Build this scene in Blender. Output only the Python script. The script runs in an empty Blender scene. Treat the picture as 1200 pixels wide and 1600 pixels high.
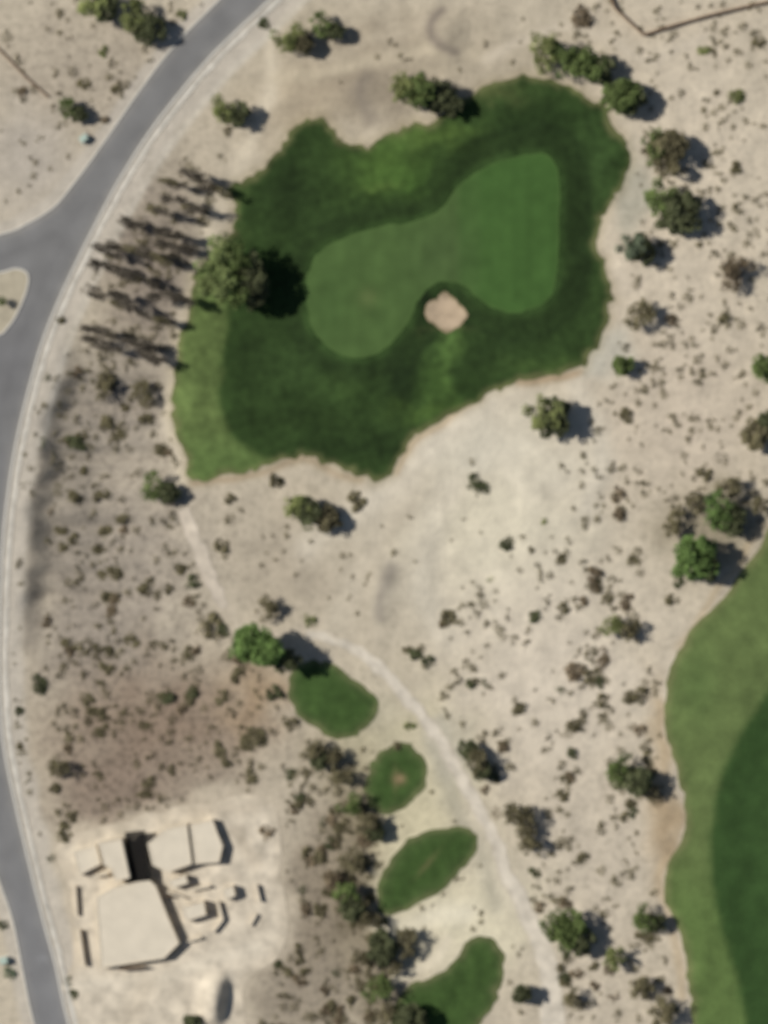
import bpy, math, random
import numpy as np
from mathutils import Vector, Matrix, noise
from mathutils.geometry import delaunay_2d_cdt
random.seed(7); rng=np.random.default_rng(7)
scene=bpy.context.scene
col=scene.collection
# ---------------------------------------------------------------- camera
CAM=np.array([100.,0.,700.]); D=np.linalg.norm(CAM); LENS=36*D/192.0
zc=CAM/D; yc=np.array([0.,1.,0.]); xc=np.cross(yc,zc)
cd=bpy.data.cameras.new("camera"); cam=bpy.data.objects.new("camera",cd); col.objects.link(cam)
cd.lens=LENS; cd.sensor_width=36; cd.clip_end=6000; cd.clip_start=1
cam.matrix_world=Matrix(((xc[0],yc[0],zc[0],CAM[0]),(xc[1],yc[1],zc[1],CAM[1]),(xc[2],yc[2],zc[2],CAM[2]),(0,0,0,1)))
scene.camera=cam
cd.dof.use_dof=True; cd.dof.focus_distance=150; cd.dof.aperture_fstop=0.47
def P(px,py,z=0.0):
    k=36/LENS/1600
    r=xc*((px-600)*k)+yc*((800-py)*k)-zc
    t=(z-CAM[2])/r[2]; p=CAM+r*t
    return float(p[0]),float(p[1])
def W2P(X,Y):
    d0=X-CAM[0]; d1=Y-CAM[1]; d2=-CAM[2]
    u=d0*xc[0]+d1*xc[1]+d2*xc[2]; v=d0*yc[0]+d1*yc[1]+d2*yc[2]; w=-(d0*zc[0]+d1*zc[1]+d2*zc[2])
    k=1600*LENS/36
    w=np.maximum(w,1.0)
    return 600+u/w*k, 800-v/w*k
def lin(c):
    return tuple(((v/255)/12.92 if v/255<=0.04045 else ((v/255+0.055)/1.055)**2.4) for v in c)
# ---------------------------------------------------------------- curves
def smooth(pts,closed=True,n=5,jit=0.0,seed=0):
    P0=[np.array(p,float) for p in pts]; N=len(P0); out=[]
    rg=range(N) if closed else range(N-1)
    for i in rg:
        if closed: a,b,c,d=P0[i-1],P0[i],P0[(i+1)%N],P0[(i+2)%N]
        else: a,b,c,d=P0[max(i-1,0)],P0[i],P0[i+1],P0[min(i+2,N-1)]
        for j in range(n):
            t=j/n
            out.append(0.5*((2*b)+(-a+c)*t+(2*a-5*b+4*c-d)*t*t+(-a+3*b-3*c+d)*t**3))
    if not closed: out.append(P0[-1])
    if jit:
        r2=[]
        for p in out:
            v=noise.noise_vector(Vector((p[0]*0.06,p[1]*0.06,seed*3.1)))
            w=noise.noise_vector(Vector((p[0]*0.2,p[1]*0.2,seed*7.1)))
            r2.append(p+np.array([v[0]+0.6*w[0],v[1]+0.6*w[1]])*jit)
        out=r2
    return np.array(out)
def sdf(px,py,poly):
    px=np.asarray(px,float); py=np.asarray(py,float)
    d=np.full(px.shape,1e9); ins=np.zeros(px.shape,bool)
    n=len(poly)
    for i in range(n):
        ax,ay=poly[i-1]; bx,by=poly[i]
        ex,ey=bx-ax,by-ay; L=ex*ex+ey*ey+1e-9
        t=np.clip(((px-ax)*ex+(py-ay)*ey)/L,0,1)
        d=np.minimum(d,(px-ax-t*ex)**2+(py-ay-t*ey)**2)
        c=((ay>py)!=(by>py))
        if ay!=by: ins^=c&(px<(bx-ax)*(py-ay)/(by-ay)+ax)
    d=np.sqrt(d); return np.where(ins,-d,d)
def pdist(px,py,line):
    d=np.full(np.shape(px),1e9)
    for i in range(1,len(line)):
        ax,ay=line[i-1]; bx,by=line[i]
        ex,ey=bx-ax,by-ay; L=ex*ex+ey*ey+1e-9
        t=np.clip(((px-ax)*ex+(py-ay)*ey)/L,0,1)
        d=np.minimum(d,(px-ax-t*ex)**2+(py-ay-t*ey)**2)
    return np.sqrt(d)
def sst(a,b,x):
    t=np.clip((x-a)/(b-a),0,1); return t*t*(3-2*t)
# ---------------------------------------------------------------- layout outlines
road_r=[(565,-150),(418,0),(370,45),(320,95),(270,155),(225,215),(185,280),(150,345),(115,415),(85,480),(62,540),(45,600),(30,660),(18,720),(8,790),(2,850),(-1,900),(-3,960),(-4,1040),(-2,1110),(6,1180),(25,1270),(46,1360),(66,1440),(85,1510),(105,1600),(150,1760)]
road_l1=[(492,-150),(345,0),(280,65),(225,135),(180,200),(145,250),(115,290),(85,325),(45,350),(0,368),(-150,395)]
road_l2=[(-60,520),(-42,620),(-55,720),(-62,800),(-70,900),(-72,1050),(-62,1180),(-35,1280),(0,1375),(22,1440),(38,1520),(55,1600),(98,1760)]
RR=smooth(road_r,False,4); RL1=smooth(road_l1,False,4); RL2=smooth(road_l2,False,4)
ROAD=np.array(list(RL1)+[(-300,420),(-300,500),(-150,480),(-90,485)]+list(RL2)+list(RR[::-1]))
ISLAND=smooth([(-60,432),(0,426),(25,420),(43,428),(42,452),(28,487),(12,512),(-5,522),(-50,500)],True,4)
GRASS=smooth([(480,184),(508,190),(528,212),(552,228),(590,224),(620,205),(650,195),(690,185),(720,160),(760,138),(800,122),(850,124),(900,143),(940,168),(966,200),(984,240),(978,280),(955,310),(940,345),(938,390),(948,430),(955,470),(945,510),(925,550),(905,573),(870,584),(810,596),(760,618),(710,645),(660,675),(635,700),(620,735),(600,751),(560,742),(520,727),(470,712),(430,722),(380,738),(330,748),(302,750),(290,725),(275,680),(268,620),(275,560),(290,510),(300,450),(320,410),(350,380),(366,345),(362,300),(385,278),(415,260),(440,225),(460,195)],True,5,9,1)
GREEN=smooth([(490,405),(510,385),(550,366),(600,352),(650,345),(690,325),(710,297),(740,272),(780,252),(820,241),(850,240),(870,258),(875,300),(873,360),(872,420),(863,460),(840,480),(805,490),(770,482),(745,465),(725,447),(700,440),(672,448),(652,475),(637,505),(615,535),(585,555),(550,560),(515,545),(490,515),(480,480),(478,440)],True,4,3,17)
BUNK=smooth([(663,486),(668,474),(682,466),(692,455),(706,464),(722,476),(731,497),(718,509),(697,519),(680,510),(667,499)],True,3,3,5)
STRIP=smooth([(300,430),(350,440),(352,500),(342,560),(342,610),(350,660),(372,695),(410,715),(440,730),(380,780),(280,780),(240,680),(240,560)],True,4)
FAIR=smooth([(1260,770),(1200,830),(1170,880),(1130,930),(1085,980),(1055,1030),(1040,1080),(1037,1130),(1050,1180),(1065,1230),(1072,1290),(1050,1340),(1037,1380),(1045,1420),(1065,1460),(1072,1510),(1078,1560),(1082,1610),(1090,1700),(1150,1800),(1500,1800),(1560,1300),(1500,850),(1380,740)],True,4,6,2)
FAIRIN=smooth([(1260,1000),(1200,1080),(1160,1140),(1130,1200),(1115,1260),(1108,1330),(1115,1400),(1130,1460),(1150,1530),(1165,1600),(1190,1720),(1400,1730),(1460,1300),(1400,1000)],True,4)
TEES=[smooth([(450,1070),(462,1042),(495,1032),(530,1043),(568,1070),(593,1100),(580,1130),(560,1150),(535,1155),(500,1142),(465,1115)],True,4,6,11),
 smooth([(575,1210),(585,1185),(605,1165),(635,1160),(660,1180),(666,1210),(655,1240),(635,1262),(605,1275),(580,1262),(570,1235)],True,4,5,12),
 smooth([(600,1360),(630,1320),(670,1298),(710,1290),(740,1300),(745,1325),(720,1360),(690,1390),(650,1415),(610,1430),(590,1420),(592,1385)],True,4,5,13),
 smooth([(640,1540),(680,1525),(710,1500),(735,1465),(765,1467),(786,1490),(786,1530),(770,1570),(742,1610),(680,1650),(620,1630),(612,1580)],True,4,5,14)]
CART=smooth([(478,988),(520,1000),(560,1018),(600,1050),(640,1095),(680,1145),(712,1200),(740,1250),(770,1305),(790,1360),(822,1425),(852,1495),(862,1560),(868,1700)],False,7)
TRACK=smooth([(285,795),(300,835),(318,880),(338,925),(352,950)],False,6)
PAD=smooth([(330,1255),(395,1240),(430,1262),(438,1330),(442,1390),(450,1445),(436,1492),(404,1512),(380,1550),(385,1600),(400,1670),(110,1670),(112,1600),(98,1540),(112,1500),(102,1400),(94,1320),(200,1280),(270,1262)],True,3,9,8)
EMB=smooth([(104,500),(90,560),(70,650),(52,740),(40,850),(34,950),(34,1030)],False,4)
# ---------------------------------------------------------------- relief
MOUNDS=[(640,232,75,30,1.3),(480,320,50,60,-0.6),(905,350,40,120,-0.8),(840,850,90,110,0.9),(600,925,22,45,0.8),(300,600,35,90,0.9),
 (690,590,40,35,0.9),(560,650,120,50,-0.7),(420,560,60,60,-0.5),(1130,1100,60,120,0.8),(1030,1270,30,80,0.6),(690,60,30,40,0.9),(800,170,90,30,0.7),
 (560,140,50,30,0.6),(640,890,50,70,0.5),(260,400,90,120,0.8),(650,1340,60,50,0.5),(530,1100,60,40,0.4),(700,1500,60,50,0.5),(1100,1470,40,80,0.6),(480,140,60,50,0.6),(700,700,60,30,0.4)]
def relief_px(px,py):
    px=np.asarray(px,float); py=np.asarray(py,float)
    h=np.zeros(px.shape)
    for mx,my,rx,ry,a in MOUNDS: h+=a*np.exp(-((px-mx)/rx)**2-((py-my)/ry)**2)
    ex=np.interp(py,EMB[:,1],EMB[:,0])+6*np.sin(py*.045)+4*np.sin(py*.13+1); s=px-ex
    f=sst(500,640,py)*(1-sst(900,1030,py))*(.85+.2*np.sin(py*.06+2)+.12*np.sin(py*.17))
    h+=-2.7*f*sst(-2,40,s)*(1-sst(80,330,s))
    h+=0.16*np.sin(px*0.043+np.sin(py*0.031)*2)*np.sin(py*0.037+np.sin(px*0.027)*2)*sst(30,110,px-ex)
    h+=-0.9*np.exp(-((px-688)/30)**2-((py-482)/26)**2)
    hh=1-np.exp(-((px-270)/190)**4-((py-1450)/170)**4)
    q=px-(345-(py-1560)*.12)   # mound added below the terrace, far side shaped steep so it falls dark
    return h*hh+3.0*np.exp(-((py-1562)/38)**4)*sst(-45,-5,q)*(1-sst(-4,16,q))
def relief(X,Y):
    a,b=W2P(np.asarray(X,float),np.asarray(Y,float)); 
    k=np.where((np.abs(X)<200)&(np.abs(Y)<240),1.0,0.0)
    return relief_px(a,b)*k
def rz(x,y): return float(relief(np.array([x]),np.array([y]))[0])
# ---------------------------------------------------------------- colour fields
def vnoise(px,py,s,seed=0):
    return np.array([noise.noise(Vector((a*s,b*s,seed))) for a,b in zip(px,py)])
BLOBS=[
 (700,100,330,110,(178,166,144),.9,.2),(560,130,110,60,(152,139,119),.8,.3),(470,170,70,60,(178,163,138),.7,.2),(600,60,120,30,(166,153,132),.6,.3),(850,40,60,40,(190,179,158),.6,.2),
 (140,120,170,120,(172,160,142),.8,.6),(40,250,80,90,(178,169,156),.8,.2),
 (240,420,90,170,(136,125,113),.9,.9),(180,640,90,90,(146,137,125),.85,.8),(200,850,150,150,(156,146,132),.85,.8),(110,760,50,200,(138,130,118),.7,.7),
 (150,1000,120,110,(150,140,127),.8,.8),(260,1130,190,100,(142,124,106),.95,.9),(180,1230,120,80,(134,117,102),.85,.9),
 (470,880,100,90,(168,156,137),.7,.3),(400,1080,50,60,(162,138,108),.7,.6),
 (620,860,110,130,(192,182,161),.7,.1),(800,850,130,150,(214,206,181),.9,.05),(760,690,120,60,(210,202,182),.85,.05),(860,720,90,80,(214,205,184),.7,.05),
 (1040,300,160,300,(208,195,173),.85,.3),(1060,650,140,150,(201,187,166),.8,.3),(860,1050,180,210,(212,200,180),.85,.2),(960,450,60,60,(206,193,172),.6,.2),
 (920,1400,120,220,(198,186,166),.8,.4),(640,1290,110,200,(204,195,161),.8,.3),(740,1440,110,90,(218,209,180),.85,.1),
 (500,1400,80,200,(140,128,110),.9,.8),(440,1560,90,90,(146,135,118),.8,.7),(320,1220,80,30,(150,136,119),.6,.8),
 (445,1240,60,60,(190,178,157),.7,.4),(1035,1290,24,80,(168,145,112),.8,.2),(1025,1150,18,90,(180,161,131),.6,.2),
 (990,300,22,60,(166,163,146),.8,.2),(940,560,50,35,(190,187,172),.7,.2),(560,1180,60,60,(160,151,120),.5,.5),
 (1120,820,90,60,(136,127,104),.75,.6),(700,1180,30,60,(182,176,158),.7,.1),(590,1120,40,40,(178,171,148),.5,.2),
 (560,1270,36,80,(126,114,91),.7,.7),(555,1440,44,80,(120,109,88),.7,.7),(600,1560,46,60,(118,107,87),.7,.7),
]
STROKES=[([(405,40),(425,110),(402,195),(372,265),(335,345),(305,440),(278,540),(262,640),(285,760)],11,(206,194,171),.85),
 ([(430,125),(520,110),(610,90),(690,75),(760,90)],12,(196,183,158),.7),([(420,60),(500,90),(600,60),(700,20)],9,(192,179,156),.5),([(760,90),(900,40),(1000,90),(1100,60)],10,(206,194,174),.5),
 ([(690,20),(676,40),(685,66),(706,78)],8,(122,112,102),.8),([(575,125),(565,150),(580,185)],14,(138,128,114),.7),
 ([(612,885),(596,925),(590,965)],11,(144,136,124),.8),([(640,790),(575,900),(575,985),(640,1060)],16,(178,167,147),.5),
 ([(800,600),(700,660),(640,740),(560,800),(480,850)],24,(214,204,184),.7),([(640,740),(600,820),(560,900),(520,990)],18,(200,189,168),.4),
 ([(700,760),(670,840),(665,920),(690,990)],26,(212,203,184),.4),([(900,610),(940,700),(920,800)],20,(214,205,186),.5),
 ([(810,596),(870,590),(905,578)],7,(172,142,108),.7),([(620,735),(660,680),(750,625)],6,(186,160,126),.6),
 ([(300,756),(380,745),(470,720),(560,752)],6,(164,140,110),.6),([(98,560),(78,640),(62,740),(52,850),(46,950),(46,1000)],11,(132,124,112),.6),  # second stroke: the bank's shade painted darker into the soil
 ([(690,1140),(700,1230),(750,1330),(780,1420)],14,(168,162,144),.6),
 ([(1030,1100),(1040,1200),(1060,1290),(1030,1370),(1050,1450),(1068,1560)],7,(176,155,123),.6),
 ([(1190,820),(1130,915),(1060,1010)],7,(178,159,127),.6),
 ([(600,1450),(660,1440),(730,1420)],18,(226,217,192),.8),([(620,1530),(680,1500),(700,1470)],9,(220,209,184),.85),
 ([(530,1165),(600,1150),(650,1130)],9,(190,181,152),.6),([(352,945),(375,982),(430,992),(480,988)],9,(192,180,160),.6),
 ([(680,1140),(760,1300),(800,1400),(850,1490)],12,(206,196,176),.5)]
def ground_col(px,py):
    n=len(px); c=np.tile(np.array(lin((194,182,160))),(n,1)); m=np.full(n,.35)
    near=(px>-500)&(px<1700)&(py>-500)&(py<2100)
    wob=np.zeros(n); wob2=np.zeros(n)
    wob[near]=vnoise(px[near],py[near],.02,3)*36; wob2[near]=vnoise(px[near],py[near],.02,9)*36
    qx=px+wob; qy=py+wob2
    for cx,cy,rx,ry,cc,a,mm in BLOBS:
        w=(a*np.exp(-(((qx-cx)/rx)**2+((qy-cy)/ry)**2)**1.3))
        c=c*(1-w[:,None])+np.array(lin(cc))*w[:,None]; m=m*(1-w)+mm*w
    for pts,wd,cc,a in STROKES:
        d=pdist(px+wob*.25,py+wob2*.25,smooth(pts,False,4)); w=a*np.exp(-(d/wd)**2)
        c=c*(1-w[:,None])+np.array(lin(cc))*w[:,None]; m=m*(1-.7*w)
    w=.6*np.exp(-(np.maximum(sdf(px+wob*.6,py+wob2*.6,PAD),0)/16)**2)
    c=c*(1-w[:,None])+np.array(lin((198,185,163)))*w[:,None]; m=m*(1-.7*w)
    d=sdf(px,py,ROAD); right=(px>np.interp(py,[p[1] for p in road_r],[p[0] for p in road_r]))
    w=np.where(right,1-sst(32,48,d+wob*.2),1-sst(14,26,d))*.85
    c=c*(1-w[:,None])+np.array(lin((190,181,166)))*w[:,None]; m=m*(1-.75*w)
    w=np.where(right,np.exp(-((d-42)/5)**2)*.5,0)*(py<700)
    c=c*(1-w[:,None])+np.array(lin((208,201,186)))*w[:,None]
    w=.4*np.exp(-(np.maximum(sdf(px,py,GRASS),0)/10)**2)
    c=c*(1-w[:,None])+np.array(lin((146,134,102)))*w[:,None]
    fn=np.zeros(n); fn[near]=vnoise(px[near],py[near],.11,5)*.10+vnoise(px[near],py[near],.045,6)*.13+vnoise(px[near],py[near],.22,16)*.06
    c=c*(1+fn)[:,None]
    return np.column_stack([c,m])
def mixc(c,w,cc): return c*(1-w[:,None])+np.array(lin(cc))*w[:,None]
def grass_col(px,py):
    n=len(px); c=np.tile(np.array(lin((50,69,34))),(n,1))
    g=lambda cx,cy,rx,ry:np.exp(-(((px-cx+wx)/rx)**2+((py-cy+wy)/ry)**2))
    wx=vnoise(px,py,.03,21)*22+vnoise(px,py,.08,22)*10; wy=vnoise(px,py,.03,25)*22+vnoise(px,py,.08,26)*10
    c=mixc(c,.95*g(605,258,60,45),(78,104,48)); c=mixc(c,.85*g(680,210,60,22),(88,112,54)); c=mixc(c,.7*g(640,285,50,22),(70,98,44)); c=mixc(c,.6*g(560,230,16,22),(44,58,30))  # first patch: lit rough, its brightness painted into the tint
    c=mixc(c,.6*g(930,230,40,70),(58,80,42)); c=mixc(c,.9*g(702,565,15,60),(90,118,60)); c=mixc(c,.6*g(680,590,34,30),(72,98,46)); c=mixc(c,.6*g(760,560,44,26),(38,54,27))
    c=mixc(c,.9*g(628,600,26,66),(28,41,20)); c=mixc(c,.5*g(470,570,80,50),(60,81,43)); c=mixc(c,.6*g(400,560,34,60),(40,55,27)); c=mixc(c,.6*g(470,650,80,26),(44,60,29))  # first and third patches: shadow sides painted dark into the turf
    c=mixc(c,.8*g(375,320,14,45),(84,106,58)); c=mixc(c,.7*g(675,645,60,20),(78,102,48)); c=mixc(c,.5*g(540,600,40,16),(66,88,44))
    c=mixc(c,.8*g(860,572,80,16),(70,92,46)); c=mixc(c,.6*g(770,148,50,16),(94,100,60))
    c=mixc(c,.7*g(450,300,45,60),(36,49,25)); c=mixc(c,.55*g(840,190,60,30),(40,57,28)); c=mixc(c,.75*g(560,700,90,26),(34,49,23)); c=mixc(c,.6*g(910,400,20,100),(36,51,25))  # first patch is a shadow side put into the turf colour
    c=mixc(c,.6*g(620,210,16,16),(94,118,60)); c=mixc(c,.6*g(590,290,26,8),(94,118,58))
    dg=sdf(px,py,GREEN)
    c=mixc(c,.6*np.exp(-((dg-22+wx*.5)/16)**2),(36,50,25)); c=mixc(c,.5*np.exp(-((dg-4)/4)**2),(60,84,42))
    c=mixc(c,.5*np.exp(-((dg-42+wx*.3)/7)**2)*(px>640),(32,45,23))
    c=mixc(c,.9*(1-sst(-10,10,sdf(px+wx*.4,py,STRIP))),(102,119,68))
    c=mixc(c,.5*(1-sst(-8,6,sdf(px,py,STRIP)))*sst(650,730,py),(84,108,58))
    c=mixc(c,.9*np.exp(-((px-662)/13)**2-((py-464)/18)**2),(24,34,17))  # shade at the bunker's upper left, painted into the turf colour
    c=mixc(c,.6*g(700,518,35,6),(98,102,64))
    e=sdf(px+wx*.3,py+wy*.3,GRASS); c=mixc(c,.75*sst(-12,1,e),(116,116,78))
    st=np.sin((px*.35+py*.94)*.33+wx*.05)*.04+np.sin((px*.94-py*.35)*.4)*.03
    c=c*(1+st+vnoise(px,py,.08,4)*.34+vnoise(px,py,.025,14)*.28)[:,None]
    return np.column_stack([c,np.full(n,.5)])
def green_col(px,py):
    n=len(px); c=np.tile(np.array(lin((78,101,55))),(n,1))
    c=mixc(c,sst(712,722,px)*.7,(68,98,48)); c=mixc(c,sst(745,755,px)*.5,(65,97,45))
    c=mixc(c,.5*np.exp(-((px-690)/50)**2-((py-400)/60)**2),(73,91,54))
    c=mixc(c,.4*np.exp(-((px-520)/30)**2-((py-480)/60)**2),(72,97,52))
    c=mixc(c,.5*np.exp(-((px-575)/14)**2-((py-465)/14)**2),(102,112,68))
    e=sdf(px,py,GREEN); c=mixc(c,.5*sst(-5,0,e),(78,102,54))
    c=c*(1+np.sin(px*.31)*.025+vnoise(px,py,.05,8)*.18)[:,None]
    return np.column_stack([c,np.full(n,.2)])
def fair_col(px,py):
    n=len(px); c=np.tile(np.array(lin((101,117,69))),(n,1))
    c=mixc(c,.6*sst(1300,1450,py),(90,114,60))
    wx=vnoise(px,py,.03,31)*12
    d=sdf(px+wx*.4,py,FAIRIN); c=mixc(c,.95*(1-sst(-8,6,d)),(54,79,40)); c=mixc(c,.35*np.exp(-((d+30)/22)**2),(44,66,32))
    c=mixc(c,.4*np.exp(-((px-1090)/30)**2-((py-1070)/60)**2),(76,100,54))
    e=sdf(px+wx*.5,py,FAIR); c=mixc(c,.6*sst(-14,0,e),(130,127,88))
    c=c*(1+vnoise(px,py,.05,12)*.24+np.sin((px+py*.4)*.12)*.03)[:,None]
    return np.column_stack([c,np.full(n,.4)])
def tee_col(k,poly):
    def f(px,py):
        n=len(px); c=np.tile(np.array(lin((70,90,48))),(n,1)); wx=vnoise(px,py,.05,61)*8
        e=sdf(px+wx,py,poly); c=mixc(c,.75*sst(-12,0,e),(114,116,80)); c=mixc(c,.6*(1-sst(-26,-12,e)),(60,84,40))
        if k==1: c=mixc(c,.85*np.exp(-((px-624)/9)**2-((py-1217)/8)**2),(160,136,104)); c=mixc(c,.4*np.exp(-((px-618)/4)**2-((py-1217)/20)**2),(140,130,92))
        if k==2: c=mixc(c,.5*np.exp(-((px-668+ (py-1350)*.8)/5)**2-((py-1350)/18)**2),(124,116,80))
        return np.column_stack([c*(1+vnoise(px,py,.07,k+40)*.32)[:,None],np.full(n,.5)])
    return f
def road_col(px,py):
    n=len(px); c=np.tile(np.array(lin((123,122,120))),(n,1))
    d=sdf(px,py,ROAD)
    c=mixc(c,.5*np.exp(-((d+32)/6)**2),(112,111,110)); c=mixc(c,.6*sst(-10,0,d),(148,144,136))
    c=mixc(c,.4*np.exp(-((px-20)/60)**2-((py-560)/70)**2),(108,107,108)); c=mixc(c,.5*np.exp(-((px-68)/8)**2-((py-1497)/7)**2),(160,160,160))
    c=mixc(c,.3*sst(1200,1500,py),(130,130,132))
    return np.column_stack([c*(1+vnoise(px,py,.03,51)*.16)[:,None],np.full(n,.3)])
def const_col(rgb,mm=.3,vn=.12,edge=None,ec=None,ew=6):
    def f(px,py):
        n=len(px); c=np.tile(np.array(lin(rgb)),(n,1))
        if edge is not None: c=mixc(c,.8*sst(-ew,0,sdf(px,py,edge)+vnoise(px,py,.1,71)*4),ec)
        return np.column_stack([c*(1+vnoise(px,py,.06,77)*vn)[:,None],np.full(n,mm)])
    return f
# ---------------------------------------------------------------- materials
def newmat(name):
    m=bpy.data.materials.new(name); m.use_nodes=True
    nt=m.node_tree; b=nt.nodes["Principled BSDF"]; b.inputs["Roughness"].default_value=.95
    b.inputs["Specular IOR Level"].default_value=.15
    return m,nt,b
def math_n(nt,op,a,b=None,c=None):
    n=nt.nodes.new("ShaderNodeMath"); n.operation=op
    for i,v in enumerate((a,b,c)):
        if v is None: continue
        if isinstance(v,(int,float)): n.inputs[i].default_value=v
        else: nt.links.new(v,n.inputs[i])
    return n.outputs[0]
def noise_n(nt,scale,detail=4,rough=.6):
    tc=nt.nodes.new("ShaderNodeNewGeometry"); n=nt.nodes.new("ShaderNodeTexNoise")
    n.inputs["Scale"].default_value=scale; n.inputs["Detail"].default_value=detail; n.inputs["Roughness"].default_value=rough
    nt.links.new(tc.outputs["Position"],n.inputs["Vector"]); return n.outputs["Fac"]
def surf_mat(name,s1,a1,s2,a2,mottle=None,bump=.0,gain=1.0):
    m,nt,b=newmat(name); at=nt.nodes.new("ShaderNodeAttribute"); at.attribute_name="tint"
    f1=math_n(nt,'MULTIPLY_ADD',noise_n(nt,s1),a1*2,1-a1); f2=math_n(nt,'MULTIPLY_ADD',noise_n(nt,s2,3),a2*2,1-a2)
    f=math_n(nt,'MULTIPLY',f1,f2)
    if mottle:
        r=nt.nodes.new("ShaderNodeMapRange"); r.inputs["From Min"].default_value=.48; r.inputs["From Max"].default_value=.64
        nt.links.new(noise_n(nt,mottle,5,.65),r.inputs["Value"])
        k=math_n(nt,'MULTIPLY',r.outputs[0],at.outputs["Alpha"]); k=math_n(nt,'MULTIPLY_ADD',k,-.48,1.0)
        f=math_n(nt,'MULTIPLY',f,k)
    f=math_n(nt,'MULTIPLY',f,gain)
    vm=nt.nodes.new("ShaderNodeVectorMath"); vm.operation='SCALE'
    nt.links.new(at.outputs["Color"],vm.inputs[0]); nt.links.new(f,vm.inputs["Scale"])
    nt.links.new(vm.outputs[0],b.inputs["Base Color"])
    if bump:
        bp=nt.nodes.new("ShaderNodeBump"); bp.inputs["Strength"].default_value=bump; bp.inputs["Distance"].default_value=.3
        nt.links.new(noise_n(nt,1.2,6,.7),bp.inputs["Height"]); nt.links.new(bp.outputs[0],b.inputs["Normal"])
    return m
G=0.97
M_ground=surf_mat("desert_soil",2.2,.16,.25,.10,.75,.6,G)
M_grass=surf_mat("turf",1.6,.30,.22,.24,None,.4,.9)
M_green=surf_mat("short_turf",2.5,.15,.2,.12,None,.0,.9)
M_road=surf_mat("asphalt",3,.10,.12,.12,None,.1,.95)
M_path=surf_mat("concrete_path",2,.16,.3,.14,.5,.2,G)
def plain(name,rgb,var=.12,sc=1.0,rough=.9):
    m,nt,b=newmat(name); b.inputs["Roughness"].default_value=rough
    f=math_n(nt,'MULTIPLY_ADD',noise_n(nt,sc,5),var*2,1-var)
    vm=nt.nodes.new("ShaderNodeVectorMath"); vm.operation='SCALE'; vm.inputs[0].default_value=lin(rgb)
    nt.links.new(f,vm.inputs["Scale"]); nt.links.new(vm.outputs[0],b.inputs["Base Color"]); return m
def leaf_mat(name,rgb):
    m,nt,b=newmat(name); at=nt.nodes.new("ShaderNodeAttribute"); at.attribute_name="leaf"
    oi=nt.nodes.new("ShaderNodeObjectInfo"); f=math_n(nt,'MULTIPLY_ADD',oi.outputs["Random"],.4,.8)
    f=math_n(nt,'MULTIPLY',f,at.outputs["Fac"])
    vm=nt.nodes.new("ShaderNodeVectorMath"); vm.operation='SCALE'; vm.inputs[0].default_value=lin(rgb)
    nt.links.new(f,vm.inputs["Scale"]); nt.links.new(vm.outputs[0],b.inputs["Base Color"])
    b.inputs["Roughness"].default_value=.8; return m
LEAF={'green':leaf_mat("leaf_green",(98,112,64)),'olive':leaf_mat("leaf_olive",(124,130,80)),'dark':leaf_mat("leaf_dark",(86,90,62)),'pale':leaf_mat("leaf_pale",(126,138,86)),'bright':leaf_mat("leaf_bright",(104,128,70)),
 'brown':leaf_mat("leaf_brown",(122,108,86)),'sage':leaf_mat("leaf_sage",(110,120,96)),'drab':leaf_mat("leaf_drab",(112,105,78)),'twig':leaf_mat("leaf_twig",(90,83,72))}
M_bark=plain("bark",(88,74,58),.25,6)
M_kerb=plain("kerb_concrete",(196,191,180),.1,1)
M_stucco=plain("stucco",(208,196,174),.12,.8); M_roof=plain("roof_membrane",(211,200,179),.16,.35)
M_glass=plain("window_glass",(40,46,52),.1,1,.15); M_frame=plain("frame_paint",(120,102,82),.1,2); M_wall=plain("block_wall",(140,118,96),.18,1.2)
M_shade_slat=plain("shade_slat_dark",(28,26,24),.2,2); M_cab=plain("cabinet_paint",(170,186,172),.06,2,.5); M_gar=plain("garage_door_paint",(140,120,98),.1,2)
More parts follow.
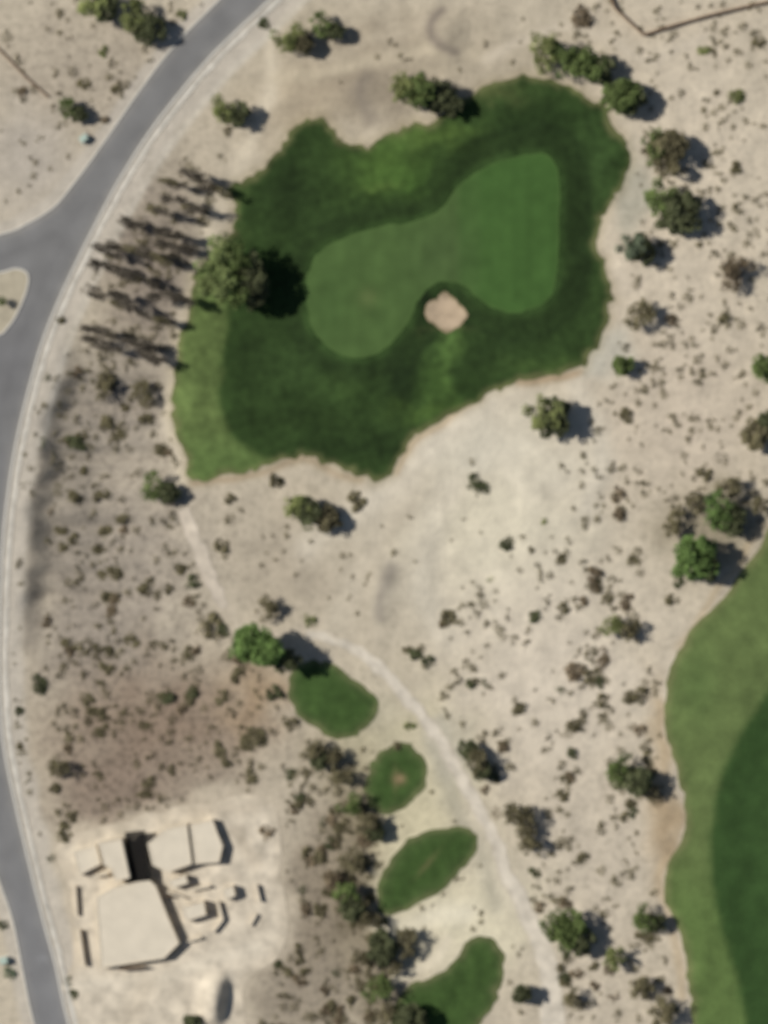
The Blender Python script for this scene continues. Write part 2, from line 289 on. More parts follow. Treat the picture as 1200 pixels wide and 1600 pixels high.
# ---------------------------------------------------------------- mesh helpers
def mkobj(name,verts,faces,mat=None,smoothf=False):
    me=bpy.data.meshes.new(name); me.from_pydata([tuple(v) for v in verts],[],faces); me.update()
    if mat: me.materials.append(mat)
    if smoothf: me.polygons.foreach_set("use_smooth",[True]*len(me.polygons))
    o=bpy.data.objects.new(name,me); col.objects.link(o); return o
def settint(o,c):
    a=o.data.color_attributes.new("tint",'FLOAT_COLOR','POINT')
    a.data.foreach_set("color",np.clip(c,0,1).astype(np.float32).ravel())
def meta(o,label,cat,kind=None,group=None):
    o["label"]=label; o["category"]=cat
    if kind: o["kind"]=kind
    if group: o["group"]=group
def region(name,poly,lift,step,cf,mat,label,cat,zfun=None):
    bx=[P(a,b) for a,b in poly]
    xs=np.arange(poly[:,0].min(),poly[:,0].max(),step); ys=np.arange(poly[:,1].min(),poly[:,1].max(),step)
    gx,gy=np.meshgrid(xs,ys); gx=gx.ravel()+rng.uniform(-.2,.2,gx.size)*step; gy=gy.ravel()+rng.uniform(-.2,.2,gy.size)*step
    ok=sdf(gx,gy,poly)<-step*.45; gx=gx[ok]; gy=gy[ok]
    pts=[Vector(p) for p in bx]+[Vector(P(a,b)) for a,b in zip(gx,gy)]
    n=len(bx)
    r=delaunay_2d_cdt(pts,[(i,(i+1)%n) for i in range(n)],[list(range(n))],1,1e-5)
    V=np.array([(v[0],v[1]) for v in r[0]]); F=[tuple(f) for f in r[2]]
    Z=relief(V[:,0],V[:,1])+lift
    if zfun is not None: Z=Z+zfun(V)
    FF=[]
    for f in F:
        a,b,c=V[f[0]],V[f[1]],V[f[2]]
        FF.append(f if (b[0]-a[0])*(c[1]-a[1])-(b[1]-a[1])*(c[0]-a[0])>0 else tuple(reversed(f)))
    o=mkobj(name,np.column_stack([V,Z]),FF,mat,True)
    qx,qy=W2P(V[:,0],V[:,1]); settint(o,cf(qx,qy)); meta(o,label,cat,"structure"); return o
def axis(lo,hi,st):
    a=list(np.arange(lo,hi+.01,st)); x=a[-1]; s=st
    while x<2500: s*=1.5; x+=s; a.append(x)
    x=a[0]; s=st
    while x>-2500: s*=1.5; x-=s; a.insert(0,x)
    return np.array(a)
ax=axis(-82,82,.7); ay=axis(-106,106,.7)
gx,gy=np.meshgrid(ax,ay); X=gx.ravel(); Y=gy.ravel(); nx=len(ax); ny=len(ay)
F=[(j*nx+i,j*nx+i+1,(j+1)*nx+i+1,(j+1)*nx+i) for j in range(ny-1) for i in range(nx-1)]
qx,qy=W2P(X,Y)
Zg=relief(X,Y)
dip=np.zeros(len(X)); nearm=(np.abs(X)<85)&(np.abs(Y)<110)
sG=sdf(qx[nearm],qy[nearm],GRASS)
for s_,dd in ((sG,.35),(sdf(qx[nearm],qy[nearm],FAIR),.3),(sdf(qx[nearm],qy[nearm],ROAD),.1),(sdf(qx[nearm],qy[nearm],PAD),.6)):
    dip[nearm]=np.maximum(dip[nearm],dd*(s_<-14))
dip[nearm]=np.maximum(dip[nearm],.8*(sG<-22))
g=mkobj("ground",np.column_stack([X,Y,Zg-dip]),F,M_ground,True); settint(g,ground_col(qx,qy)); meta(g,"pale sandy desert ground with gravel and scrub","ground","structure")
def under(V):
    a,b=W2P(V[:,0],V[:,1]); return -.25*(sdf(a,b,GREEN)<-9)-.3*(sdf(a,b,BUNK)<-6)
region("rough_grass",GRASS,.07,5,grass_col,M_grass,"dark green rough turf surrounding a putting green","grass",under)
region("putting_green",GREEN,.12,6,green_col,M_green,"smooth closely mown lighter green putting surface","putting green")
region("sand_bunker",BUNK,.13,4,const_col((182,162,136),.5,.2,BUNK,(120,110,78),5),M_path,"small tan sand bunker cut into dark turf","sand bunker")
region("fairway",FAIR,.07,8,fair_col,M_grass,"curving mown fairway with darker inner turf","fairway")
for k,t in enumerate(TEES):
    region("tee_box",t,.07,5,tee_col(k,t),M_grass,["irregular green tee lawn beside a tall tree","oval green tee lawn with tan worn centre","elongated slanting green tee lawn on pale soil","wide green tee lawn next to thicket"][k],"tee lawn")
region("road",ROAD,.05,9,road_col,M_road,"grey asphalt street curving past desert lots","road")
region("traffic_island",ISLAND,.14,6,const_col((178,168,146),.3),M_path,"kerbed gravel island at the street junction","traffic island")
def ribbon(name,line,widths,lift,rgb,ec,label,cat,step=4,jit=5,mat=None):
    L=np.array(line); t=np.gradient(L,axis=0); t/=np.linalg.norm(t,axis=1)[:,None]; nn=np.column_stack([-t[:,1],t[:,0]])
    w=np.interp(np.linspace(0,1,len(L)),np.linspace(0,1,len(widths)),widths)
    j1=np.array([noise.noise(Vector((p[0]*.06,p[1]*.06,4))) for p in L])*jit; j2=np.array([noise.noise(Vector((p[0]*.06,p[1]*.06,14))) for p in L])*jit
    poly=np.vstack([L+nn*(w/2+j1)[:,None],(L-nn*(w/2+j2)[:,None])[::-1]])
    return region(name,poly,lift,step,const_col(rgb,.3,.25,poly,ec,5),M_path,label,cat)
ribbon("cart_path",CART,[14,17,20,21,21,24,32,44],.05,(210,200,182),(194,183,163),"pale narrow winding cart path through the scrub","path")
ribbon("dirt_path",TRACK,[22,24,23,20,12],.045,(198,186,168),(174,163,147),"short straight pale dirt footpath","path")
def pad_col(px,py):
    c=const_col((208,196,175),.4,.2,PAD,(198,185,163),22)(px,py)
    rgb=c[:,:3]
    for pts,wd,cc,a in [([(100,1540),(250,1530),(330,1500),(400,1480)],12,(218,207,186),.6),([(200,1600),(230,1540)],20,(190,177,155),.5),([(370,1300),(400,1350)],14,(186,172,150),.5),([(300,1270),(400,1262)],12,(192,178,156),.5)]:
        w=a*np.exp(-(pdist(px,py,np.array(pts,float))/wd)**2); rgb=mixc(rgb,w,cc)
    rgb=rgb*(1+vnoise(px,py,.035,91)*.22+vnoise(px,py,.12,92)*.12)[:,None]
    return np.column_stack([rgb,c[:,3]])
region("patio",PAD,.06,6,pad_col,M_path,"pale beige paved terrace and drive around house","patio")
def off(line,d):
    L=np.array(line,float); t=np.gradient(L,axis=0); t/=np.linalg.norm(t,axis=1)[:,None]
    return L+np.column_stack([-t[:,1],t[:,0]])*d
ribbon("pavement",off(RR,-12),[9,9],.09,(203,197,184),(194,186,171),"pale concrete pavement following the curved street","pavement",5,2.5)
def kerb(name,line,w,h,label,closed=False):
    L=np.array([P(a,b) for a,b in line]); 
    if closed: L=np.vstack([L,L[:1]])
    t=np.gradient(L,axis=0); 
    if closed: t[0]=t[-1]=L[1]-L[-2]
    t/=np.linalg.norm(t,axis=1)[:,None]; nn=np.column_stack([-t[:,1],t[:,0]])
    V=[];F=[]
    prof=[(-w/2,-.2),(-w/2,h-.02),(-w/2+.03,h),(w/2-.03,h),(w/2,h-.02),(w/2,-.2)]
    for p,q in zip(L,nn):
        z0=rz(*p)
        for a,b in prof: V.append((p[0]+q[0]*a,p[1]+q[1]*a,z0+b))
    k=len(prof)
    for i in range(len(L)-1):
        for j in range(k-1): F.append((i*k+j,i*k+j+1,(i+1)*k+j+1,(i+1)*k+j))
    o=mkobj(name,V,F,M_kerb); meta(o,label,"kerb","structure"); return o
kerb("kerb",off(RR,-2.5),.5,.16,"pale concrete kerb along the street")
kerb("kerb",off(RL1,2),.35,.16,"pale concrete kerb rounding the junction")
kerb("kerb",off(RL2,2),.35,.16,"pale concrete kerb along the street edge")
kerb("kerb",ISLAND,.35,.2,"pale concrete kerb ringing gravel island",True)
# ---------------------------------------------------------------- walls & house
def box(V,F,c,s,rot=0,taper=1):
    b=len(V); cr,sr=math.cos(rot),math.sin(rot)
    for z in (0,1):
        k=taper if z else 1
        for a,d in ((-1,-1),(1,-1),(1,1),(-1,1)):
            x=a*s[0]/2*k; y=d*s[1]/2*k
            V.append((c[0]+x*cr-y*sr,c[1]+x*sr+y*cr,c[2]+z*s[2]))
    F+=[(b,b+3,b+2,b+1),(b+4,b+5,b+6,b+7)]+[(b+i,b+(i+1)%4,b+4+(i+1)%4,b+4+i) for i in range(4)]
def wall_line(name,pts,h,th,mat,label,cat):
    V=[];F=[];CV=[];CF=[]
    W=[P(a,b) for a,b in pts]
    for i in range(len(W)-1):
        a=Vector(W[i]); b=Vector(W[i+1]); L=(b-a).length; n=max(1,int(L/3)); r=math.atan2(b.y-a.y,b.x-a.x)
        for k in range(n):
            c=a.lerp(b,(k+.5)/n); z=rz(c.x,c.y)
            box(V,F,(c.x,c.y,z-.3),(L/n+.01*((k%2)),th,h+.3),r)
            box(CV,CF,(c.x,c.y,z+h+.002),(L/n-.02,th+.08,.07),r)
    o=mkobj(name,V,F,mat); c=mkobj("coping",CV,CF,mat); c.parent=o
    if label: meta(o,label,cat)
    return o
wall_line("garden_wall",[(940,-40),(962,15),(1005,55),(1060,38),(1110,24),(1160,12),(1240,-5)],.9,.2,M_wall,"thin brown block boundary wall bending on desert soil","wall")
wall_line("garden_wall",[(-60,30),(0,78),(40,120),(76,152)],.5,.15,M_wall,"thin low brown boundary wall on bare sand","wall")
house=bpy.data.objects.new("house",None); col.objects.link(house); hx,hy=P(240,1420); house.location=(hx,hy,0); meta(house,"flat-roofed beige stucco house with several stepped wings","house")
HI=Matrix.Translation(-Vector((hx,hy,0)))
def adopt(o):
    o.parent=house; o.matrix_parent_inverse=HI
def block(poly,h,nwin=2):
    W=[Vector(P(a,b,h)) for a,b in poly]
    ar=sum(W[i-1].x*W[i].y-W[i].x*W[i-1].y for i in range(len(W)))
    if ar<0: W.reverse()
    n=len(W); th=.3
    def inset(d):
        R=[]
        for i in range(n):
            a,b,c=W[i-1],W[i],W[(i+1)%n]; e1=(b-a).normalized(); e2=(c-b).normalized()
            n1=Vector((-e1.y,e1.x)); n2=Vector((-e2.y,e2.x)); m=(n1+n2); m/=max(.3,m.dot(n1)); R.append(b+m*d)
        return R
    I=inset(th)
    V=[(p.x,p.y,0) for p in W]+[(p.x,p.y,h) for p in W]+[(p.x,p.y,h) for p in I]+[(p.x,p.y,h-.2) for p in I]
    F=[(i,(i+1)%n,n+(i+1)%n,n+i) for i in range(n)]+[(n+i,n+(i+1)%n,2*n+(i+1)%n,2*n+i) for i in range(n)]+[(2*n+i,2*n+(i+1)%n,3*n+(i+1)%n,3*n+i) for i in range(n)]
    w=mkobj("wall",V,F,M_stucco); adopt(w)
    r=mkobj("roof",[(p.x,p.y,h-.07) for p in I],[tuple(range(n))],M_roof); adopt(r)
    E=sorted(range(n),key=lambda i:-(W[(i+1)%n]-W[i]).length)[:nwin]
    for q,i in enumerate(E):
        a,b=W[i],W[(i+1)%n]; m=(a+b)/2; rot=math.atan2(b.y-a.y,b.x-a.x); nrm=Vector((math.sin(rot),-math.cos(rot)))
        wd=min(1.8,(b-a).length*.3)
        for s in ((-.25,.25) if (b-a).length>6 else (0,)):
            cpt=m+(b-a)*s+nrm*.03
            V=[];F=[]; box(V,F,(cpt.x,cpt.y,.75),(wd,.08,1.0),rot); f=mkobj("window",V,F,M_frame); adopt(f)
            cpt=cpt+nrm*.03
            V=[];F=[]; box(V,F,(cpt.x,cpt.y,.83),(wd-.16,.08,.84),rot); gl=mkobj("pane",V,F,M_glass); gl.parent=f
block([(114,1330),(150,1320),(158,1350),(124,1368)],1.9,1)
block([(152,1317),(190,1311),(203,1372),(180,1378),(174,1358),(162,1352)],3.6,1)
block([(150,1402),(178,1386),(232,1374),(243,1384),(262,1432),(280,1474),(256,1498),(158,1513)],2.2,2)
block([(230,1318),(258,1296),(292,1288),(300,1350),(262,1364),(238,1352)],2.5,2)
block([(296,1289),(332,1281),(348,1322),(342,1348),(304,1350)],2.0,2)
block([(284,1418),(318,1408),(322,1430),(290,1440)],2.3,1)
block([(346,1390),(364,1384),(368,1400),(352,1406)],2.1,1)
block([(262,1376),(290,1368),(294,1380),(270,1388)],2.2,1)
def hbox(name,px,py,z,s,rot,mat,taper=1):
    x,y=P(px,py,z); V=[];F=[]; box(V,F,(x,y,z),s,rot,taper); o=mkobj(name,V,F,mat); adopt(o); return o
V=[];F=[]
for k in range(20):
    x,y=P(211+k*.45,1301+k*3.9,2.1); box(V,F,(x,y,2.1),(3.9,.42,.14),.12)
for px,py in ((199,1306),(226,1303),(204,1372),(232,1368)):
    x,y=P(px,py,0); box(V,F,(x,y,0),(.2,.2,2.08),0)
o=mkobj("shade_slats",V,F,M_shade_slat); adopt(o)  # near-black slats and posts added to fill the notch with shade
hbox("door",264,1399,.06,(1.4,.12,2.0),.1,M_frame)
hbox("garage_door",208,1512,.06,(5.0,.12,2.0),.12,M_gar)
for pts,h in (([(119,1384),(122,1430)],1.0),([(126,1452),(134,1508)],1.3),([(150,1368),(172,1364)],1.5),([(180,1380),(200,1379)],1.5),([(402,1382),(408,1408)],1.1),([(402,1428),(392,1446)],.8),([(342,1408),(350,1436),(334,1456)],1.1),([(316,1464),(294,1470)],1.0),([(262,1392),(290,1402)],1.2),([(300,1390),(330,1384)],1.1)):
    adopt(wall_line("patio_wall",pts,h,.3,M_stucco,"",""))
# ---------------------------------------------------------------- foliage
def leaves(nclump,nleaf,zsc,leaf,seed,flat=False,clr=.32):
    r=np.random.default_rng(seed); V=[];F=[];T=[]
    lob=r.uniform(.65,1.18,9)
    for c in range(nclump):
        a=r.uniform(0,2*math.pi); rad=math.sqrt(r.uniform(0,1))*.85*lob[int(a/(2*math.pi)*9)%9]
        z=(r.uniform(.05,.9) if flat else r.uniform(-.75,.95))*math.sqrt(max(.05,1-min(rad,.95)**2))
        cc=np.array([rad*math.cos(a),rad*math.sin(a),z*zsc]); tb=r.uniform(.65,1.3); cr=clr*r.uniform(.6,1.2)
        for k in range(nleaf):
            d=r.normal(size=3); d/=np.linalg.norm(d); p=cc+d*cr*r.uniform(.3,1)**.5*np.array([1,1,.7])
            if flat and p[2]<.02: p[2]=.02
            n=d*.6+np.array([0,0,.6])+r.normal(size=3)*.5; n/=np.linalg.norm(n)
            u=np.cross(n,r.normal(size=3)); u/=np.linalg.norm(u); v=np.cross(n,u); s=leaf*r.uniform(.5,1.2)
            b=len(V); V+=[p-u*s,p-v*s*.6,p+u*s,p+v*s*.6]; F.append((b,b+1,b+2,b+3)); T+=[tb*r.uniform(.75,1.25)]*4
    return np.array(V),F,np.array(T)
def leafmesh(name,arr):
    me=bpy.data.meshes.new(name); me.from_pydata([tuple(v) for v in arr[0]],[],arr[1]); me.update()
    a=me.attributes.new("leaf",'FLOAT','POINT'); a.data.foreach_set("value",arr[2].astype(np.float32)); me.materials.append(LEAF['green']); return me
CR_D=[leafmesh("crown",leaves(46,66,.75,.095,100+i)) for i in range(7)]
CR_S=[leafmesh("crown",leaves(34,36,.7,.08,200+i,clr=.28)) for i in range(5)]
SH=[leafmesh("shrub",leaves(13,28,.65,.14,300+i,True,.44)) for i in range(7)]
SHD=[leaves(11,18,.55,.10,400+i,True,.4) for i in range(4)]
SHS=[leafmesh("shrub",a) for a in SHD]
def cone(V,F,a,b,ra,rb,n=6):
    a=Vector(a);b=Vector(b); d=(b-a).normalized(); u=d.orthogonal().normalized(); v=d.cross(u); s=len(V)
    for c,r in ((a,ra),(b,rb)):
        for i in range(n):
            t=2*math.pi*i/n; V.append(tuple(c+(u*math.cos(t)+v*math.sin(t))*r))
    F+=[(s+i,s+(i+1)%n,s+n+(i+1)%n,s+n+i) for i in range(n)]; F.append(tuple(range(s+n,s+2*n)))
TR=[]
for i in range(4):
    r=random.Random(500+i); V=[];F=[]
    j=(r.uniform(-.06,.06),r.uniform(-.06,.06),.42); cone(V,F,(0,0,-.08),j,.075,.05,8); 
    k=(j[0]+r.uniform(-.1,.1),j[1]+r.uniform(-.1,.1),.72); cone(V,F,j,k,.05,.035,7); cone(V,F,k,(k[0],k[1],1.05),.035,.012)
    for q in range(7):
        a=q*.9+r.uniform(-.3,.3); L=r.uniform(.4,.75); m=j if q%2 else k
        e=(m[0]+math.cos(a)*L*.6,m[1]+math.sin(a)*L*.6,m[2]+.2); cone(V,F,m,e,.03,.018,5)
        for s in (-.4,.4): cone(V,F,e,(e[0]+math.cos(a+s)*L*.45,e[1]+math.sin(a+s)*L*.45,min(1.15,e[2]+.15)),.018,.006,4)
    me=bpy.data.meshes.new("trunk"); me.from_pydata(V,[],F); me.materials.append(M_bark); TR.append(me)
DESC={'green':"leafy green",'olive':"feathery olive-green",'dark':"dense dark green",'brown':"dry brownish",'sage':"grey-green",'drab':"dusty drab-green",'twig':"bare brown twiggy",'pale':"wispy pale green",'bright':"bright green"}
def setmat(o,m):
    o.material_slots[0].link='OBJECT'; o.material_slots[0].material=m
def tree(px,py,r,h,kind,dense=True,where="on sandy desert soil",kindn="desert_tree",stretch=None,grp="trees scattered around the golf course"):
    R=r*.12; H=h*1.0; x,y=P(px,py,H)
    z=rz(x,y)
    e=bpy.data.objects.new(kindn,None); col.objects.link(e); e.location=(x,y,z)
    t=bpy.data.objects.new("trunk",random.choice(TR)); col.objects.link(t); t.parent=e; t.scale=(R*.9,R*.9,H); t.rotation_euler[2]=random.uniform(0,6.28)
    c=bpy.data.objects.new("crown",random.choice(CR_D if dense else CR_S)); col.objects.link(c); c.parent=e; c.location=(0,0,H)
    zs=min(R*.95,H*.95); c.scale=(R*random.uniform(.95,1.1),R*random.uniform(.95,1.1),zs); c.rotation_euler[2]=random.uniform(0,6.28); setmat(c,LEAF[kind])
    if stretch: c.scale=(R*stretch,R*.75,zs*.8); c.rotation_euler[2]=-.3+random.uniform(-.3,.25)
    meta(e,f"{'tall ' if h>6 else ''}{DESC[kind]} tree {'with rounded crown' if dense else 'with open crown'} {where}","tree",None,grp)
TREES=[(340,398,34,7.8,'pale',0,"beside mown turf"),(346,440,36,7.6,'pale',0,"beside mown turf"),(322,445,20,5.5,'pale',0,"beside mown turf"),(370,408,32,7.8,'green',0,"beside mown turf"),(364,452,32,7.4,'green',0,"beside mown turf"),(396,440,30,5.8,'dark',1,"beside mown turf"),(392,412,26,6,'dark',0,"beside mown turf"),(400,462,22,5,'dark',1,"beside mown turf"),
(640,138,30,5.2,'olive',0,0),(655,142,28,5.2,'green',1,0),(682,150,26,3.6,'dark',1,0),(705,160,20,3,'dark',1,0),(855,75,30,4,'olive',0,0),(880,92,26,3.6,'green',0,0),(915,102,30,3.6,'green',1,0),(940,108,20,3.2,'dark',1,0),(972,152,32,3.6,'green',1,0),(988,158,22,3,'dark',1,0),(845,98,18,3,'olive',0,0),
(1022,228,30,3.4,'green',0,0),(1045,234,32,3.4,'drab',1,0),(1035,315,34,3.8,'green',0,0),(1060,332,34,3.5,'dark',1,0),(990,383,28,4,'sage',0,0),(1002,390,22,3,'dark',1,0),(1148,425,30,2.6,'brown',0,0),(1000,492,28,2.6,'drab',0,0),
(972,570,18,2.6,'green',1,0),(856,646,34,4,'olive',0,0),(868,654,28,3.6,'dark',1,0),(462,793,26,4.2,'olive',0,0),(482,800,24,3.4,'dark',1,0),(512,812,20,2.4,'drab',1,0),(238,760,24,3,'green',0,0),(262,770,18,2.4,'dark',1,0),(392,1004,32,7,'bright',1,"beside a green tee lawn"),(414,1014,32,7,'bright',1,"beside a green tee lawn"),(448,1032,20,5,'dark',1,"beside a green tee lawn"),
(1085,872,36,4.5,'bright',1,"at the fairway edge"),(1105,885,22,3.5,'dark',1,"at the fairway edge"),(1125,798,32,4,'bright',0,0),(1140,812,24,3,'dark',1,0),(1140,760,22,3,'drab',0,0),(1085,785,20,2.6,'drab',0,0),(1050,820,20,2.4,'drab',0,0),(1195,578,24,3,'green',1,0),(1182,680,24,3,'drab',1,0),(1200,660,18,3,'dark',1,0),(1185,790,18,3,'drab',0,0),(1060,800,14,2,'drab',0,0),
(148,4,32,4,'olive',0,0),(165,10,22,3.6,'dark',1,0),(212,28,30,4,'olive',0,0),(232,45,24,3,'dark',1,0),(452,60,28,3.4,'olive',0,0),(472,68,20,2.8,'drab',1,0),(505,40,24,3,'green',0,0),(522,48,16,2.4,'dark',1,0),(352,170,26,3.5,'olive',0,0),(372,180,20,3,'dark',1,0),(105,168,18,2.6,'green',0,0),(122,178,14,2,'dark',1,0),
(972,1205,28,3.6,'green',0,0),(995,1220,28,3.6,'dark',1,0),(1015,1235,16,2.6,'drab',0,0),(955,978,20,2.4,'olive',0,0),(985,985,20,2.4,'drab',0,0),
(745,1190,24,3,'drab',0,0),(732,1172,16,2.4,'dark',1,0),(755,1205,16,2.4,'dark',1,0),(810,1272,24,3,'drab',0,0),(822,1290,20,2.4,'drab',0,0),(828,1322,20,2.4,'drab',0,0),(870,1442,28,4,'green',0,0),(888,1455,28,3.6,'green',1,0),(908,1472,22,3,'dark',1,0),(1008,1436,24,3,'green',0,"at the fairway edge"),(1025,1440,16,2.4,'dark',1,"at the fairway edge"),(960,1500,22,2.6,'olive',0,0),(1000,1545,24,2.6,'drab',0,0),(1035,1578,28,3,'drab',0,0),
(814,1552,16,2.8,'dark',1,0),(896,1560,18,2.4,'drab',0,0),(488,1170,22,2.6,'drab',0,0),(500,1188,16,2.2,'dark',1,0),(532,1212,24,2.4,'drab',0,0),(550,1258,22,2.8,'green',0,0),(572,1285,24,2.8,'drab',0,0),(585,1300,16,2.4,'dark',1,0),(550,1345,22,2.4,'drab',0,0),(538,1395,24,2.8,'green',0,0),(552,1420,22,2.6,'dark',1,0),(575,1432,22,2.6,'drab',0,0),
(600,1480,28,3.2,'dark',1,0),(635,1472,24,2.8,'drab',0,0),(570,1500,22,2.6,'drab',0,0),(590,1545,26,2.8,'green',0,0),(640,1592,26,3,'dark',1,"beside a green tee lawn"),(600,1585,22,2.6,'drab',0,0),(520,1375,18,2.2,'brown',0,0),(612,1510,18,2.6,'drab',0,0),
(420,950,20,2.2,'drab',0,0),(155,600,24,2.2,'drab',0,0),(220,612,20,2.2,'drab',0,0),(92,1200,20,2.2,'drab',0,0),(300,1598,14,1.8,'dark',1,"beside the house"),(520,1180,18,2.2,'drab',0,0),
(2,470,9,2.0,'green',0,"on the gravel traffic island")]
for t in TREES: tree(t[0],t[1],t[2],t[3],t[4],bool(t[5]),t[6] or "on sandy desert soil")
for px,py in [(320,285),(285,290),(345,294),(258,325),(300,340),(222,346),(265,368),(200,390),(240,405),(290,388),(185,425),(225,445),(265,462),(170,465),(212,485),(240,508),(150,522),(180,532),(212,545),(245,556),(285,312),(180,405)]:
    px+=random.uniform(-12,12); py+=random.uniform(-9,9)
    for q in range(random.choice((2,2,3))):
        tree(px-20+q*17+random.uniform(-6,6),py-5+q*5+random.uniform(-4,4),random.uniform(9,15),random.uniform(3.6,5.6),random.choice(['twig','twig','twig','drab']),False,"on a gravel bank","bare_desert_tree",random.uniform(1.4,2.0),"bare twiggy trees on the gravel bank")
S=[(555,785,16,'drab'),(740,750,12,'dark'),(752,762,11,'dark'),(790,852,13,'dark'),(835,965,12,'dark'),(700,962,14,'drab'),(690,975,9,'brown'),(300,908,14,'dark'),(345,855,13,'drab'),(330,978,18,'drab'),(348,985,10,'dark'),(430,1085,15,'dark'),(400,1150,18,'drab'),(385,1165,12,'drab'),(110,690,17,'dark'),(125,698,10,'dark'),(165,660,14,'drab'),(185,668,9,'drab'),
(650,1022,12,'dark'),(668,1032,11,'dark'),(636,1015,8,'drab'),(908,30,18,'brown'),(895,1050,18,'brown'),(918,1058,12,'drab'),(895,1135,13,'drab'),(810,1108,12,'drab'),(930,900,15,'brown'),(1000,1085,15,'drab'),(940,1095,13,'drab'),(710,1050,7,'drab'),(760,1068,8,'dark'),(785,995,8,'drab'),(765,905,6,'olive'),(830,860,6,'drab'),(850,815,5,'olive'),(485,970,10,'olive'),(410,35,10,'dark'),(978,650,13,'drab'),(1000,1140,10,'brown'),
(965,775,13,'brown'),(968,805,14,'brown'),(1100,742,14,'drab'),(1050,500,10,'brown'),(1130,498,13,'drab'),(1148,262,12,'drab'),(1150,150,12,'olive'),(1100,78,10,'olive'),(1185,65,12,'drab'),(160,830,14,'drab'),(175,895,14,'drab'),(110,775,15,'drab'),(90,830,12,'drab'),(165,935,14,'drab'),(205,1003,12,'drab'),(60,1068,15,'dark'),(100,1300,15,'drab'),(78,1340,9,'dark'),(108,1532,9,'dark'),(115,1552,8,'dark'),(250,700,12,'drab'),(225,655,12,'drab'),(360,780,11,'drab'),(360,810,9,'drab'),(430,750,14,'drab'),(415,1300,12,'brown'),(470,1390,9,'dark'),(500,1340,12,'drab'),(260,1090,13,'dark'),(300,1085,12,'dark'),(345,1090,12,'drab'),(455,1130,12,'drab'),(620,1165,8,'drab'),(640,1135,8,'olive'),(15,1520,11,'sage'),(4,1445,9,'dark'),(30,1110,8,'dark'),(72,590,8,'dark'),(65,690,8,'dark'),(95,500,8,'drab'),(50,770,8,'drab'),(30,880,9,'drab'),(180,140,10,'drab'),(130,130,12,'drab'),(160,80,10,'olive'),(175,100,8,'drab'),(30,1165,7,'drab')]
REG=[([(880,0),(1210,0),(1210,840),(1130,760),(900,830),(880,700),(960,600),(990,300),(1010,180),(870,60)],540,2.8,7.5,('brown','drab','drab','brown')),
([(640,1000),(900,830),(1070,880),(1030,1100),(1040,1250),(1020,1400),(1070,1620),(880,1620),(800,1340),(700,1150)],430,3.2,10,('brown','drab','dark','drab')),
([(640,720),(880,650),(900,830),(640,1010)],16,3,6,('drab','olive','brown')),
([(90,560),(255,620),(285,780),(370,990),(440,1080),(440,1200),(330,1280),(90,1290),(60,1000),(70,800)],540,3.2,10,('drab','drab','brown','drab')),
([(440,1190),(600,1200),(600,1620),(390,1620),(450,1450)],330,3.2,11,('drab','brown','drab','dark')),
([(0,0),(330,0),(120,260),(0,330)],80,3,9,('drab','olive','brown')),
([(230,280),(360,190),(350,280),(290,450),(255,620),(120,560)],180,3,8,('drab','drab','twig')),
([(440,60),(560,0),(880,0),(800,110),(560,190)],20,3,6,('drab','brown')),
([(300,790),(560,760),(620,860),(560,980),(400,960)],36,3,7,('drab',)),
([(560,1150),(700,1180),(800,1400),(840,1600),(780,1600),(780,1460),(600,1450),(590,1300)],26,3,6,('drab','olive')),
([(55,560),(95,500),(150,400),(160,420),(90,600),(55,760),(30,1000),(60,1250),(100,1400),(90,1400),(30,1200),(10,950),(15,780)],70,2.5,5.5,('drab','dark'))]
AV=[(ROAD,14),(GRASS,4),(FAIR,4),(PAD,6)]+[(t,3) for t in TEES]
sc=[]
for poly,cnt,a,b,ks in REG:
    poly=np.array(poly,float); x0,y0=poly.min(0); x1,y1=poly.max(0); N=cnt*9
    cx=rng.uniform(x0,x1,N); cy=rng.uniform(y0,y1,N)
    ok=(sdf(cx,cy,poly)<0)&(rng.random(N)<.42+vnoise(cx,cy,.02,2)*1.3)
    for q,m in AV: ok&=sdf(cx,cy,q)>m
    ok&=(pdist(cx,cy,CART)>16)&(pdist(cx,cy,TRACK)>15)
    for px,py in list(zip(cx[ok],cy[ok]))[:cnt]:
        sc.append((px,py,a+(b-a)*random.random()**2.0,random.choice(ks)))
sc.sort(key=lambda t:-t[2])
n_ind=298-len(S); allS=S+sc[:n_ind]
for px,py,r,kd in allS:
    R=r*.12; x,y=P(px,py,R*.4); dense=r>9 or random.random()<.4
    o=bpy.data.objects.new("desert_shrub",random.choice(SH if dense else SHS)); col.objects.link(o)
    o.location=(x,y,rz(x,y)-.02); o.scale=(R*random.uniform(.9,1.3),R*random.uniform(.85,1.15),R*random.uniform(.65,1.0)); o.rotation_euler[2]=random.uniform(0,6.28); setmat(o,LEAF[kd])
    sz="large" if r>12 else ("small" if r<8 else "low")
    meta(o,f"{sz} {DESC[kd]} shrub on pale sandy soil","shrub",None,"shrubs scattered over the desert")
VV=[];FF=[];TT=[];b=0
for px,py,r,k2 in sc[n_ind:]:
    v,_,t=random.choice(SHD)
    R=r*.12*1.15; x,y=P(px,py,R*.3); a=random.uniform(0,6.28); ca,sa=math.cos(a),math.sin(a)
    q=np.column_stack([(v[:,0]*ca-v[:,1]*sa)*R+x,(v[:,0]*sa+v[:,1]*ca)*R+y,v[:,2]*R+rz(x,y)])
    VV.append(q); FF.append(np.arange(len(v)).reshape(-1,4)+b); TT.append(t*random.uniform(.8,1.5)); b+=len(v)
me=leafmesh("scrub",(np.vstack(VV),np.vstack(FF).tolist(),np.concatenate(TT)))
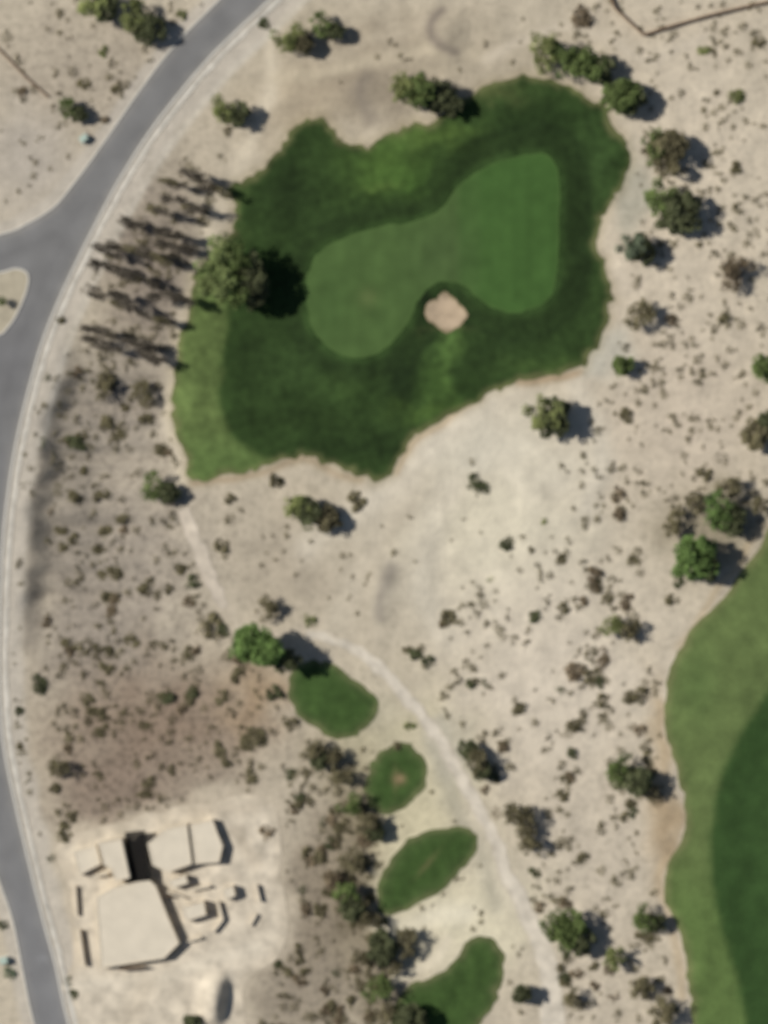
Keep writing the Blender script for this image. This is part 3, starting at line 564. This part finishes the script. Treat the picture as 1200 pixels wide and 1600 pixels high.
o=bpy.data.objects.new("desert_scrub",me); col.objects.link(o); setmat(o,LEAF['drab']); meta(o,"tiny scattered desert scrub plants on pale sand","scrub","stuff")
# ---------------------------------------------------------------- utility cabinets
def cabinet(px,py,rot,label):
    x,y=P(px,py); z=rz(x,y)
    V=[];F=[]; box(V,F,(0,0,0),(2.0,1.6,.15)); pad=mkobj("utility_cabinet",V,F,M_kerb); pad.location=(x,y,z); pad.rotation_euler[2]=rot
    V=[];F=[]; box(V,F,(0,0,.152),(1.5,1.1,1.25),0,.97); box(V,F,(0,0,1.405),(1.6,1.2,.08),0,.9); b=mkobj("housing",V,F,M_cab); b.parent=pad
    V=[];F=[]; box(V,F,(-.36,-.565,.25),(.66,.04,1.05)); box(V,F,(.36,-.565,.25),(.66,.04,1.05)); d=mkobj("door",V,F,M_cab); d.parent=pad
    meta(pad,label,"utility box")
cabinet(133,217,.7,"pale green utility cabinet on concrete pad by the kerb")
cabinet(8,1500,.2,"pale green utility cabinet on concrete pad beside shrubs")
# ---------------------------------------------------------------- light
SUN_EL=math.radians(47); sd=Vector((-.965,.262,0)).normalized()
to_sun=Vector((sd.x*math.cos(SUN_EL),sd.y*math.cos(SUN_EL),math.sin(SUN_EL)))
sl=bpy.data.lights.new("sun",'SUN'); sl.energy=4.0; sl.angle=math.radians(.5); sl.color=(1,.968,.918)
so=bpy.data.objects.new("sun",sl); col.objects.link(so); so.rotation_euler=to_sun.to_track_quat('Z','Y').to_euler(); so.location=(0,0,300)
w=bpy.data.worlds.new("World"); scene.world=w; w.use_nodes=True; nt=w.node_tree
sky=nt.nodes.new("ShaderNodeTexSky"); sky.sky_type='NISHITA'; sky.sun_disc=False; sky.sun_elevation=SUN_EL; sky.sun_rotation=math.atan2(sd.x,sd.y)%(2*math.pi)
nt.links.new(sky.outputs[0],nt.nodes["Background"].inputs[0]); nt.nodes["Background"].inputs[1].default_value=.05
scene.view_settings.view_transform='Standard'; scene.view_settings.look='None'; scene.view_settings.exposure=0
print("shrubs",len(allS),"stuff",len(sc)-n_ind)
